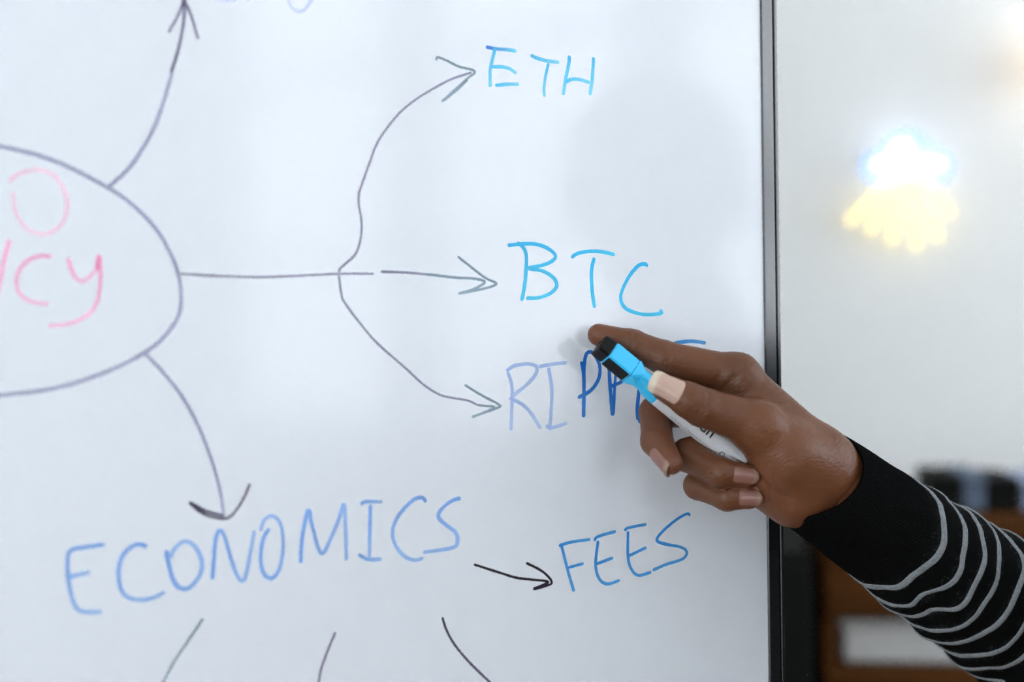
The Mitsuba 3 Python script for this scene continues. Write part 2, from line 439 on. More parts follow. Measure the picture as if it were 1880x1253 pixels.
word('blue handwritten word ECONOMICS', [
    [S(9.5, c, (192, 1000.5), (160, 1005), (129, 1012), (124, 1035), (125, 1061), (131, 1094), (139, 1115), (154, 1124), (188, 1124)), S(9, c, (127, 1060), (166, 1051))],
    [S(9.5, c, (270, 1006), (261, 1001), (246, 1002), (228, 1017), (219, 1038), (218, 1061), (222, 1082), (234, 1097), (255, 1102), (279, 1099), (303, 1088))],
    [S(9.5, c, (305, 1011), (311, 1041), (320, 1070), (335, 1082), (350, 1078), (366, 1058), (371, 1035), (363, 1011), (347, 996), (332, 997.5), (319, 1011), (312, 1026))],
    [S(9, c, (390, 1065), (393, 1023), (396, 990), (403.5, 974), (412.5, 987), (424, 1026), (436, 1058), (444, 1067), (451, 1058), (459, 1020), (467, 974))],
    [S(9, c, (495, 971), (484, 987), (479.5, 1011), (479, 1034), (485, 1055), (500, 1062), (514, 1042), (520, 1000), (515, 963), (500, 948), (485, 956), (478, 976))],
    [S(9, c, (552, 1035), (555, 986), (566, 937), (572, 961), (583, 1003), (591.5, 1017), (602, 1001), (621, 957), (631, 926), (634, 965), (636, 1030))],
    [S(8.5, c, (662, 928), (670, 922), (702, 922)), S(8.5, c, (680, 927), (678, 1027)), S(8.5, c, (658, 1018), (676, 1028), (701, 1027))],
    [S(8.5, c, (782, 923), (776, 915), (760, 918), (734, 944), (721, 973), (725, 999), (740, 1020), (760, 1029), (778, 1025))],
    [S(8.5, c, (846, 915), (830, 920), (811, 935), (805, 950), (817, 963), (836, 978), (840, 993), (834, 1005), (806, 1011), (776, 1015))]])
c = 'fe'
word('blue handwritten word FEES', [
    [S(7.5, c, (1026, 1003), (1049, 996), (1084, 991)), S(7.5, c, (1030, 998), (1042, 1046), (1054, 1087)), S(7.5, c, (1043, 1043), (1072, 1035))],
    [S(7.5, c, (1091, 994), (1098, 986), (1131, 976)), S(7.5, c, (1098, 993), (1093.5, 1037), (1100, 1063), (1115, 1073), (1138, 1066)), S(7.5, c, (1093, 1037), (1126, 1024.5))],
    [S(7.5, c, (1147, 976), (1153, 970), (1187, 963)), S(7.5, c, (1153, 976), (1153, 1024.5), (1159.5, 1046), (1172, 1057), (1196, 1051)), S(7.5, c, (1153, 1022), (1187, 1005.5))],
    [S(7.5, c, (1267, 948), (1261.5, 944), (1240, 956), (1215, 978), (1206, 993), (1223, 1000), (1249, 1005), (1261, 1014), (1253, 1027), (1223, 1037), (1198, 1048))]])
word('pink handwritten letters inside the oval', [
    [S(8.5, 'pp', (17, 335), (25, 325), (45, 316), (70, 312), (95, 320), (113, 340), (123, 370), (121, 395), (110, 415), (93, 427), (75, 430), (55, 424), (38, 408), (27, 385), (24, 352))],
    [S(9, 'pk', (18, 440), (8, 475), (0, 520), (-9, 565))],
    [S(8.5, 'pk', (95, 472), (80, 470), (60, 474), (42, 487), (32, 505), (30, 520), (35, 537), (48, 550), (65, 556), (90, 558))],
    [S(8.5, 'pk', (125, 473), (132, 497), (142, 513), (152, 517), (165, 508), (178, 495)), S(8.5, 'hp', (182, 468), (178, 497)), S(8.5, 'pk', (183, 470), (185, 500), (183, 530), (178, 555), (165, 575), (145, 588), (120, 596), (88, 599))]])
word('very pale blue handwritten letters cut off at the top of the picture', [
    [S(8, 'vl', (395, -3), (415, 0), (434, -2))], [S(7, 'vl', (450, -22), (455, 3))],
    [S(8, 'vl', (526, -30), (529, -5), (535, 12), (547, 21), (559, 17), (570, 2), (576, -22))]])
g = 'gr'
ink('whiteboard__oval', [S(9, g, (-60, 260), (0, 269), (61, 283), (122, 305), (200, 346), (244, 377), (285, 419), (309, 458), (326, 499), (332.5, 544), (326, 584), (297, 623), (265, 648), (212, 676), (143, 702), (73, 718), (0, 726), (-60, 729))], 'grey hand-drawn oval around the pink letters')
A = 'whiteboard__arrow'
ink(A, [S(9, g, (200, 343), (234, 312), (256, 282), (281, 238), (300, 188), (316, 133)), S(8, 'gk', (314, 134), (327, 92), (336, 48), (339, 12), (339, -6)), S(7.5, 'gk', (338, 2), (325, 32), (309, 60)), S(7.5, 'gk', (339, 2), (350, 26), (364, 72)), S(8, 'dg', (336, 12), (338, -8))], 'grey hand-drawn arrow pointing up from the oval')
ink(A, [S(5.5, 'gk', (622, 500), (626, 492), (650, 470), (660, 448), (664, 420), (662, 395), (658.5, 375), (659, 355), (663, 343), (677, 303), (692, 264), (710, 236), (734, 207), (763, 183), (799, 161), (830, 145), (866, 133)),
        S(5.5, 'gg', (801, 111), (803.5, 105), (820, 111), (842, 122), (869, 129), (870.5, 135), (861, 142), (835, 165), (811, 187)), S(7, 'gg', (858, 146), (836, 167), (812, 186))], 'grey hand-drawn arrow curving up to the word ETH')
ink(A, [S(5.5, 'gk', (328, 503), (400, 507), (480, 509), (560, 506), (625, 503), (687, 503)), S(6, 'gk', (699, 499), (749, 501), (790, 505)), S(6.5, 'gg', (785, 504), (836, 510), (870, 512), (890, 518), (870, 531), (842, 539)),
        S(6, 'gg', (840, 471), (859, 486), (890, 510), (909, 519), (910, 523), (890, 530), (841, 540))], 'grey hand-drawn arrow running straight to the word BTC')
ink(A, [S(5.5, 'gk', (622, 506), (627, 541), (634, 558), (669, 604), (695, 633), (744, 676), (778, 707), (807, 725), (830, 731), (859, 736), (876, 744)), S(5.5, 'gg', (876, 744), (892, 746), (908, 748), (890, 757), (866, 767)),
        S(6, 'gg', (853, 707), (882, 725), (917, 744), (914, 749), (899, 755), (866, 766))], 'grey hand-drawn arrow curving down to the half hidden blue word')
ink(A, [S(8, 'gr', (267, 650), (300, 685), (335, 730), (365, 785), (390, 850), (404, 902), (411, 948)), S(8, 'dg', (347, 923), (373, 937), (395, 944), (412, 948)), S(7, 'dg', (347, 923), (370, 942), (395, 951), (418, 952), (434, 937), (449, 912), (459, 888))], 'grey hand-drawn arrow pointing down to the word ECONOMICS')
ink(A, [S(6, 'bk', (870, 1037), (917, 1052), (951, 1062), (1004, 1068), (998, 1074), (979, 1082)), S(6, 'bk', (966, 1034), (993, 1048), (1008, 1061), (1013, 1071), (1004, 1076), (979, 1083))], 'short black hand-drawn arrow pointing to the word FEES')
Lk = 'whiteboard__line'
ink(Lk, [S(7, 'gg', (373, 1136), (345, 1178), (320, 1215), (300, 1253), (285, 1285))], 'grey line under the first letters of ECONOMICS')
ink(Lk, [S(6.5, 'gk', (616, 1161), (607, 1182), (597, 1208), (588, 1236), (580, 1285))], 'dark grey line under the middle of ECONOMICS')
ink(Lk, [S(6, 'dg', (812, 1134), (820, 1158), (835, 1185), (862, 1217), (900, 1254), (935, 1285))], 'near-black curved line right of the other two loose lines')

# ------------------------------------------------------------------ background: furniture and lamps on the back wall
def cabinet():
    x0, x1, yf, yb, zt = 0.150, 1.75, 2.05, 2.48, 1.245
    sh = lambda z0, z1, y0=yf: box([(x0 + x1) / 2, (y0 + yb) / 2, (z0 + z1) / 2], [x1 - x0, yb - y0, z1 - z0], 0.004)
    add('cabinet__top', sh(zt - 0.028, zt, yf - 0.015), 'm_wood')
    n = 3
    w = (x1 - x0) / n
    for i in range(n):
        cx = x0 + w * (i + 0.5)
        add('cabinet__drawer', box([cx, yf + 0.01, zt - 0.085], [w - 0.008, 0.02, 0.11], 0.003), 'm_wood')
    add('cabinet__shelf', sh(1.103, 1.113, yf + 0.005), 'm_wood')
    add('cabinet__shelf', sh(1.005, 1.032), 'm_wood')
    add('cabinet__shelf', sh(0.5, 0.53), 'm_wood')
    add('cabinet__shelf', sh(0.06, 0.09), 'm_wood')
    for xx in (x0 + 0.01, x1 - 0.01):
        add('cabinet__side', box([xx, (yf + yb) / 2, zt / 2], [0.02, yb - yf - 0.01, zt - 0.03], 0.002), 'm_wood')
    add('cabinet__back', box([(x0 + x1) / 2, yb - 0.006, zt / 2], [x1 - x0 - 0.02, 0.01, zt - 0.05], 0.001), 'm_wood')
    tag('cabinet', 'brown wooden shelf cabinet standing out of focus against the white wall', 'cabinet')
    # white box in the open compartment
    add('storage_box__body', box([0.50, 2.23, 1.033 + 0.026], [0.64, 0.30, 0.052], 0.005), 'm_white_plastic')
    add('storage_box__lid', box([0.50, 2.23, 1.033 + 0.0575], [0.65, 0.31, 0.011], 0.004), 'm_white_plastic')
    tag('storage_box', 'flat white box in the open compartment of the brown cabinet, seen below the sleeve', 'box')
    add('black_cabinet__body', box([0.028, 2.24, 0.61], [0.215, 0.42, 1.18], 0.006), 'm_black')
    add('black_cabinet__door', box([0.028, 2.02, 0.61], [0.205, 0.018, 1.15], 0.004), 'm_black')
    add('black_cabinet__base', box([0.028, 2.24, 0.012], [0.2, 0.38, 0.024], 0.002), 'm_black')
    tag('black_cabinet', 'narrow black cabinet beside the brown cabinet, just right of the whiteboard frame', 'cabinet')


cabinet()
BOXES = [(1722, 52, 0.052, [0.004, 0.005, 0.004], 'low black box on the brown cabinet, nearest to the sleeve'), (1771, 40, 0.054, [0.10, 0.13, 0.18], 'slate blue box on the brown cabinet between two black boxes'),
         (1824, 56, 0.048, [0.004, 0.005, 0.004], 'low black box on the brown cabinet, between the slate blue and the pale blue box'), (1882, 50, 0.046, [0.26, 0.30, 0.42], 'pale blue box on the brown cabinet at the right edge of the picture')]
for i, (px, wpx, hh, colr, lab) in enumerate(BOXES):
    yy = 2.2
    d = yy / (math.cos(YAW) + (px - 940) / FPX * math.sin(YAW))
    xx = P(px, 900, d)[0]
    w = wpx / FPX * d
    m = f'm_box_{i}'
    scene[m] = principled(colr, 0.7, 0.1)
    k = 'desk_box' if i == 0 else f'desk_box_{i:03d}'
    add(f'{k}__body', box([xx, yy, 1.245 + (hh - 0.016) / 2], [w, 0.16, hh - 0.016], 0.004), m)
    add(f'{k}__lid', box([xx, yy, 1.245 + hh - 0.008], [w + 0.003, 0.164, 0.016], 0.004), m)
    tag(k, lab, 'box')

# cloud lamp on the back wall
LY = YB - 0.045


def wallpt(px, py):
    d = (LY) / (math.cos(YAW) + (px - 940) / FPX * math.sin(YAW))
    q = P(px, py, d)
    return np.array([q[0], q[2]])


LS = 2.44 / FPX                                   # metres per pixel at the wall


def neon(key, pts, r, glow, label=None, closed=False):
    """A glowing flexible tube along a path on the wall, with round ends."""
    p2 = catmull([wallpt(*q_) for q_ in pts], 10)
    p3 = np.c_[p2[:, 0], np.full(len(p2), LY), p2[:, 1]]
    tn = np.gradient(p3, axis=0); tn /= np.linalg.norm(tn, axis=1, keepdims=True)
    prof = np.full(len(p3), r)
    rows = []
    pr = [(-r * math.cos(a), r * math.sin(a)) for a in np.linspace(0.15, math.pi / 2, 4)[:-1]]
    seq = [(p3[0] + tn[0] * o, tn[0], rr_) for o, rr_ in pr] + [(p3[i_], tn[i_], r) for i_ in range(len(p3))] + [(p3[-1] - tn[-1] * o, tn[-1], rr_) for o, rr_ in pr[::-1]]
    n = 12
    ang = np.arange(n) * 2 * np.pi / n
    for c_, t_, rr_ in seq:
        sd_ = np.cross(t_, [0, 1.0, 0])
        rows.append(c_ + rr_ * (np.cos(ang)[:, None] * sd_ + np.sin(ang)[:, None] * np.array([0, 1.0, 0])))
    V = np.vstack(rows)
    m_ = len(rows)
    f = []
    for a_ in range(m_ - 1):
        for b_ in range(n):
            k_ = (b_ + 1) % n
            f += [[a_ * n + b_, a_ * n + k_, (a_ + 1) * n + k_], [a_ * n + b_, (a_ + 1) * n + k_, (a_ + 1) * n + b_]]
    f += [[0, k_ + 1, k_] for k_ in range(1, n - 1)] + [[(m_ - 1) * n, (m_ - 1) * n + k_, (m_ - 1) * n + k_ + 1] for k_ in range(1, n - 1)]
    mesh = trimesh.Trimesh(V, f, process=False)
    mesh.fix_normals()
    add(key, mesh, 'm_lamp_shell', smooth=True, label=label, emitter={'type': 'area', 'radiance': {'type': 'rgb', 'value': glow}})


scene['m_lamp_shell'] = principled([0.12, 0.12, 0.12], 0.5, 0.3)
neon('cloud_lamp__outline', [(1640, 330), (1615, 332), (1594, 322), (1589, 303), (1600, 287), (1622, 282), (1630, 262), (1648, 250), (1670, 247), (1692, 255), (1704, 273), (1724, 280), (1740, 296), (1741, 316), (1728, 329), (1696, 330)], 0.0042, [0.22, 0.55, 1.35], 'blue glowing tube bent into a cloud')
neon('cloud_lamp__core', [(1612, 303), (1640, 300), (1665, 303), (1700, 300), (1724, 302)], 0.0062, [2.2, 2.2, 2.2], 'white glowing tube inside the cloud')
neon('cloud_lamp__core', [(1638, 290), (1648, 270), (1664, 266)], 0.0055, [1.9, 1.9, 1.9])
for n_, (tx, ty, ox, oy) in enumerate([(1560, 407, 1634, 330), (1598, 423, 1645, 334), (1638, 441, 1657, 334), (1683, 452, 1670, 334), (1723, 437, 1683, 334), (1746, 391, 1692, 326)]):
    neon('cloud_lamp__ray', [(ox, oy), ((ox + tx) / 2, (oy + ty) / 2), (tx, ty)], 0.0042, [1.55, 1.18, 0.40], 'yellow glowing tube, one of six rays below the cloud' if n_ == 0 else None)
for px_, py_ in ((1600, 287), (1692, 255), (1728, 329), (1665, 303), (1641, 345), (1685, 345)):
    q_ = wallpt(px_, py_)
    add('cloud_lamp__standoff', cyl([q_[0], LY + 0.002, q_[1]], [q_[0], YB - 0.0005, q_[1]], 0.0025, n=10), 'm_white_plastic')
tag('cloud_lamp', 'glowing cloud lamp with yellow sunrays mounted on the white wall', 'lamp')

# warm globe lamp on the wall just outside the picture's right edge; its glow shows on the wall
gl = np.array([0.585, YB - 0.085, 1.955])
m = trimesh.creation.icosphere(3, 0.05)
m.apply_translation(gl)
add('wall_lamp__globe', m, 'm_lamp_shell', smooth=True, emitter={'type': 'area', 'radiance': {'type': 'rgb', 'value': [2.2, 1.72, 1.25]}})
add('wall_lamp__arm', cyl(gl + [0, 0.047, 0], gl + [0, 0.078, 0], 0.012), 'm_black')
add('wall_lamp__base', lathe(gl + [0, 0.076, 0], gl + [0, 0.0845, 0], [(0, 0), (0, 0.04), (1, 0.045), (1, 0)], unit=True), 'm_black')
tag('wall_lamp', 'warm round globe lamp on the white wall, right of the cloud lamp', 'lamp')

# ------------------------------------------------------------------ the person: right hand first, in a frame with x right, y up, z towards the camera (metres)
HD = 0.872                                        # distance of the hand


def J(px, py, z):                                 # joint: pixel and millimetres towards the camera
    d = HD - z / 1000
    return np.array([(px - 940) / FPX * d, (626.5 - py) / FPX * d, z / 1000])


def H2W(v):
    v = np.asarray(v, float)
    return cam2w(np.stack([v[..., 0], v[..., 1], HD - v[..., 2]], -1))


def px2m(r):
    return r * HD / FPX


PALM = [((1354, 691, -8), (1507, 837, -4), 37, 46), ((1352, 745, -11), (1494, 860, -5), 36, 44), ((1347, 806, -13), (1482, 890, -4), 34, 44), ((1354, 864, -9), (1458, 918, -2), 31, 40),
        ((1508, 836, -3), (1578, 882, -13), 46, 43), ((1462, 917, -1), (1528, 953, -11), 39, 28), ((1490, 880, 0), (1555, 922, -9), 44, 40), ((1412, 898, 0), (1448, 914, 0), 36, 40)]
THENAR = [((1392, 788, 13), (1446, 842, 9), 49, 59), ((1450, 838, 9), (1505, 868, 0), 56, 54), ((1425, 862, 6), (1470, 890, 2), 40, 44)]
FINGERS = {   # MCP, PIP, DIP, tip : pixel x, pixel y, mm towards the camera, radius in pixels
    'index': [(1354, 690, -8, 37.5), (1222, 658, -3, 31), (1160, 633, -4, 27.5), (1099, 615, -4, 20.5)],
    'middle': [(1352, 745, -11, 35), (1204, 758, -7, 30), (1206, 810, 11, 28.5), (1232, 851, 25, 21)],
    'ring': [(1347, 806, -13, 34), (1262, 836, 1, 30), (1322, 868, 17, 27), (1367, 874, 14, 21.5)],
    'pinky': [(1354, 864, -9, 31), (1281, 892, -1, 25), (1334, 914, 13, 23.5), (1376, 916, 11, 19)],
    'thumb': [(1392, 782, 16, 43), (1289, 748, 22, 34.5), (1264, 735, 23.5, 31), (1218, 711, 24, 24)]}
fld = Field(J(1050, 1060, -48), J(1660, 560, 52), 0.00095)
hand = fld.empty()
for a, b, ra, rb in PALM:
    fld.cone(hand, J(*a), J(*b), px2m(ra), px2m(rb), 0.012)
for a, b, ra, rb in THENAR:
    fld.cone(hand, J(*a), J(*b), px2m(ra), px2m(rb), 0.010)
XX = fld.points()
for name, ch in FINGERS.items():
    jj, rr = [J(*c_[:3]) for c_ in ch], [px2m(c_[3]) for c_ in ch]
    d = fld.empty()
    for i in range(3):
        fld.cone(d, jj[i], jj[i + 1], rr[i], rr[i + 1], 0.003)
        # the soft pad between two joints
    dist = np.sqrt(sum((XX[i] - np.float32(jj[0][i])) ** 2 for i in range(3)))
    k = (0.011 + (0.0008 - 0.011) * sstep(0.010, 0.030, dist)).astype(np.float32)
    hand = smin(hand, d, k)
# creases: (pixel, mm, direction of the crease's normal as pixel offset, depth mm, width mm, reach px)
CREASES = [(1158, 632, 4, (1, .33), .9, .8, 40), (1229, 656, 4, (1, .25), .9, .9, 44), (1221, 662, 6, (1, .3), .7, .8, 30), (1340, 702, 6, (1, .75), 1.6, 1.5, 34), (1322, 688, 8, (1, .4), .6, 1.1, 30),
           (1292, 742, 26, (1, .25), .7, .8, 22), (1298, 738, 30, (1, .3), .7, .7, 22), (1284, 746, 30, (1, .2), .5, .7, 20), (1200, 786, 16, (.1, 1), .5, .7, 22), (1204, 778, 16, (-.1, 1), .4, .6, 20),
           (1268, 812, 20, (.5, 1), .5, .6, 18), (1262, 818, 20, (.5, 1), .5, .6, 18), (1400, 795, 24, (-.3, 1), .5, .8, 30), (1432, 900, 12, (-.75, .55), 1.0, 1.2, 50), (1412, 905, 10, (-.9, .3), .8, 1.0, 30), (1386, 866, 12, (-.75, .66), 1.4, 1.5, 26), (1408, 891, 12, (-.65, .76), 1.4, 1.5, 26), (1438, 908, 12, (-.35, .93), 1.3, 1.5, 26), (1354, 692, 4, (1, .6), .7, 1.3, 28), (1395, 735, 10, (-.1, 1), 1.0, 1.1, 30)]
for x, y, z, (nx, ny), dep, wid, reach in CREASES:
    cpos = J(x, y, z)
    nn = np.array([nx, -ny, 0.0]); nn /= np.linalg.norm(nn)
    R = px2m(reach)
    s, X = fld.window(cpos - R * 1.6, cpos + R * 1.6)
    al = sum((X[i] - np.float32(cpos[i])) * np.float32(nn[i]) for i in range(3))
    rad2 = sum((X[i] - np.float32(cpos[i])) ** 2 for i in range(3))
    hand[s] += np.float32(min(dep, 1.0) / 1000) * np.exp(-(al / np.float32(wid / 1000)) ** 2 - rad2 / np.float32(R * R))
hmesh = surface_nets(hand, fld.lo, fld.h)
parts_ = hmesh.split(only_watertight=False)
hmesh = max(parts_, key=lambda m_: len(m_.faces))
trimesh.smoothing.filter_taubin(hmesh, 0.5, 0.53, 12)

# ---- the rest of the body (it stands right of the picture; the board mirrors it). Frame: camera frame right, up, forward
def C3(r, u, f):
    return np.array([r, u, HD - f])


wristJ, AX0 = J(1510, 893, 0), J(1487, 873, -3)
adir = np.array([0.83 * 0.92, -0.56 * 0.92, -0.39])
adir /= np.linalg.norm(adir)
elbow = AX0 + adir * 0.245
shR, shL = C3(0.555, -0.075, 0.72), C3(0.66, -0.09, 0.36)
chest = (shR + shL) / 2
headc = chest + np.array([-0.075, 0.225, 0.01])
side = (shL - shR) / np.linalg.norm(shL - shR)     # towards the person's left
front = np.cross(side, [0, 1, 0]); front /= np.linalg.norm(front)
if front[0] > 0:
    front = -front
hipc = chest + np.array([0.12, -0.50, -0.02])
kneeR, kneeL = hipc - side * 0.10 + [0, -0.45, 0] + front * 0.02, hipc + side * 0.10 + [0, -0.45, 0] + front * 0.03
ankR, ankL = kneeR + [0, -0.42, 0] - front * 0.03, kneeL + [0, -0.42, 0] - front * 0.02
elbL = shL + [0.03, -0.30, 0] + side * 0.06
wriL = elbL + front * 0.10 + [0, -0.235, 0]
b2 = Field(np.minimum.reduce([ankR, ankL, shL, elbow, headc, wriL]) - [0.2, 0.12, 0.2], np.maximum.reduce([shR, shL, headc, elbow, wriL]) + [0.25, 0.2, 0.2], 0.0065)
body = b2.empty()
head_flat = None
hdir = (AX0 + J(1200, 700, 0)) / 2 - headc
hdir[1] = 0; hdir /= np.linalg.norm(hdir)          # the face looks at the hand
hside = np.cross([0, 1.0, 0], hdir)
body_cones = [(headc + [0, 0.035, 0] - hdir * 0.012, headc + [0, 0.02, 0] - hdir * 0.02, 0.088, 0.085, 0.02), (headc + [0, -0.02, 0] + hdir * 0.03, headc + [0, -0.08, 0] + hdir * 0.052, 0.066, 0.036, 0.03),
              (headc + [0, 0.0, 0] + hdir * 0.095, headc + [0, -0.022, 0] + hdir * 0.102, 0.008, 0.014, 0.012), (headc + [0, -0.055, 0] + hdir * 0.083 - hside * 0.015, headc + [0, -0.055, 0] + hdir * 0.083 + hside * 0.015, 0.010, 0.010, 0.01),
              (headc + [0, 0.033, 0] + hdir * 0.075 - hside * 0.04, headc + [0, 0.033, 0] + hdir * 0.075 + hside * 0.04, 0.012, 0.012, 0.015),
              (headc + [0, -0.05, 0] - hdir * 0.015, chest + [0, 0.03, 0] - front * 0.01, 0.056, 0.062, 0.03),
              (chest - side * 0.10, chest + side * 0.10, 0.075, 0.075, 0.05), (chest + [0, -0.12, 0], chest + [0, -0.32, 0], 0.125, 0.11, 0.06), (chest - side * 0.07 + [0, -0.12, 0], chest + side * 0.07 + [0, -0.12, 0], 0.11, 0.11, 0.06),
              (hipc - side * 0.06, hipc + side * 0.06, 0.115, 0.115, 0.06), (chest + [0, -0.3, 0], hipc, 0.115, 0.12, 0.05),
              (shR, elbow, 0.052, 0.042, 0.05), (elbow, AX0 + adir * 0.02, 0.042, 0.024, 0.02), (shL, elbL, 0.052, 0.042, 0.05), (elbL, wriL, 0.042, 0.026, 0.02),
              (hipc - side * 0.09, kneeR, 0.085, 0.058, 0.03), (kneeR, ankR, 0.056, 0.036, 0.02), (hipc + side * 0.09, kneeL, 0.085, 0.058, 0.03), (kneeL, ankL, 0.056, 0.036, 0.02),
              (wriL, wriL + [0, -0.09, 0] + front * 0.015, 0.026, 0.034, 0.02)]
for a, b, ra, rb, k in body_cones:
    b2.cone(body, a, b, ra, rb, k, 0.06)
for sg in (-1, 1):                                  # ears
    b2.cone(body, headc + hside * sg * 0.086 + [0, -0.005, 0] - hdir * 0.015, headc + hside * sg * 0.092 + [0, 0.025, 0] - hdir * 0.022, 0.011, 0.013, 0.008, 0.03)
for i in range(4):                                  # the left hand hangs relaxed: four fingers and a thumb
    base_ = wriL + [0, -0.105, 0] + front * (0.04 - 0.019 * i)
    L_ = [0.040, 0.045, 0.042, 0.033][i]
    b2.cone(body, base_, base_ + [-0.004, -L_, 0], 0.0095, 0.0085, 0.004, 0.02)
    b2.cone(body, base_ + [-0.004, -L_, 0], base_ + [-0.016, -L_ * 1.75, 0] , 0.0085, 0.0075, 0.004, 0.02)
b2.cone(body, wriL + [0, -0.045, 0] + front * 0.03, wriL + [-0.01, -0.09, 0] + front * 0.062, 0.013, 0.010, 0.01, 0.02)
bmesh = surface_nets(body, b2.lo, b2.h)
bmesh = max(bmesh.split(only_watertight=False), key=lambda m_: len(m_.faces))
trimesh.smoothing.filter_taubin(bmesh, 0.5, 0.53, 8)


def to_man(m_):
    return manifold3d.Manifold(manifold3d.Mesh(np.asarray(m_.vertices, np.float32), np.asarray(m_.faces, np.uint32)))


def from_man(m_):
    q = m_.to_mesh()
    return trimesh.Trimesh(q.vert_properties[:, :3], q.tri_verts, process=False)


# the marker's frame; the skin gives way where it is gripped
MA, MB_ = J(1112, 643, 13.0), J(1366, 853, 3)
md = (MB_ - MA) / np.linalg.norm(MB_ - MA)
mdn = np.cross(md, [0, 0, 1.0]); mdn /= np.linalg.norm(mdn)
if mdn[1] < 0:
    mdn = -mdn                                       # up and to the right in the picture
mtw = np.cross(mdn, md); mtw /= np.linalg.norm(mtw)
if mtw[2] < 0:
    mtw = -mtw
phi = math.radians(33)
fa = mdn * math.cos(phi + math.radians(0)) * 1.0
e1 = math.cos(math.radians(57)) * mtw + math.sin(math.radians(57)) * mdn     # normal of the bright upper face, tilted towards the viewer
e1 = 0.545 * mtw * 1.0 + 0.838 * mdn
e2 = np.cross(md, e1); e2 /= np.linalg.norm(e2)
if e2[2] < 0:
    e2 = -e2                                         # normal of the lower face
e1 = 0.84 * mtw + 0.54 * mdn; e1 /= np.linalg.norm(e1)
e2 = 0.54 * mtw - 0.84 * mdn; e2 /= np.linalg.norm(e2)
SQ = px2m(37)                                        # side of the square cap head



def grip(prof):
    m_ = lathe(MA, MA + md, prof, 40)
    if m_.volume < 0:
        m_.invert()
    return to_man(m_)


try:
    u = to_man(hmesh) + to_man(bmesh)
    k2_ = px2m(70)
    g_ = grip([(k2_ - 0.001, 0), (k2_ - 0.001, px2m(21.5)), (k2_ + px2m(52), px2m(22.8)), (px2m(330) + 0.0003, px2m(22.8)), (px2m(330) + 0.0003, 0)])
    hb = box([0, 0, 0], [px2m(86), SQ * 1.02, SQ * 1.02], 0.0008)
    hb = trimesh.Trimesh(MA + md * px2m(27) + hb.vertices @ np.stack([md, e1, e2]), hb.faces if np.dot(np.cross(md, e1), e2) > 0 else hb.faces[:, ::-1], process=False)
    u = u - g_ - to_man(hb)
    u = max(u.decompose(), key=lambda q_: q_.num_tri())
    full = from_man(u) if u.num_tri() > 1000 else join(hmesh, bmesh)
except Exception:
    full = join(hmesh, bmesh)
if full.volume < 0:
    full.invert()
hv = np.array(full.vertices)


def skin_color(v):
    n1 = meshkit.fbm(v * 60, 3, 5)[:, None]
    n2 = meshkit.fbm(v * 420, 2, 9)[:, None]
    col = np.array([0.116, 0.042, 0.0175]) * (0.80 + 0.32 * n1 + 0.10 * n2)
    # fingertips and pads are redder and lighter, knuckles darker and cooler
    for name, ch in FINGERS.items():
        tip = J(*ch[3][:3]); r_ = px2m(ch[3][3])
        w = np.exp(-(np.linalg.norm(v - tip, axis=1) / (r_ * 1.5)) ** 2)[:, None]
        col = col * (1 - 0.45 * w) + np.array([0.155, 0.060, 0.034]) * 0.45 * w
        for jn in (1, 2):
            jt = J(*ch[jn][:3])
            w = np.exp(-(np.linalg.norm(v - jt, axis=1) / (px2m(ch[jn][3]) * 1.15)) ** 2)[:, None]
            col = col * (1 - 0.16 * w)
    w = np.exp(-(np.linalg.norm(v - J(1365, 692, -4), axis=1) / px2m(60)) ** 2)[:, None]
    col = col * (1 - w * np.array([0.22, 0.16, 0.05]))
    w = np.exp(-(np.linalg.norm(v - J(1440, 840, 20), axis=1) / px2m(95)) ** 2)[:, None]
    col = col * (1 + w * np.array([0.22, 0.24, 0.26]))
    return np.clip(col, 0, 1)


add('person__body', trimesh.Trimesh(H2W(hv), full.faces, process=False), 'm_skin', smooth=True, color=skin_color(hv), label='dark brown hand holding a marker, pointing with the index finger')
tag('person', 'person in a black and grey striped sweater pointing at the whiteboard', 'person')

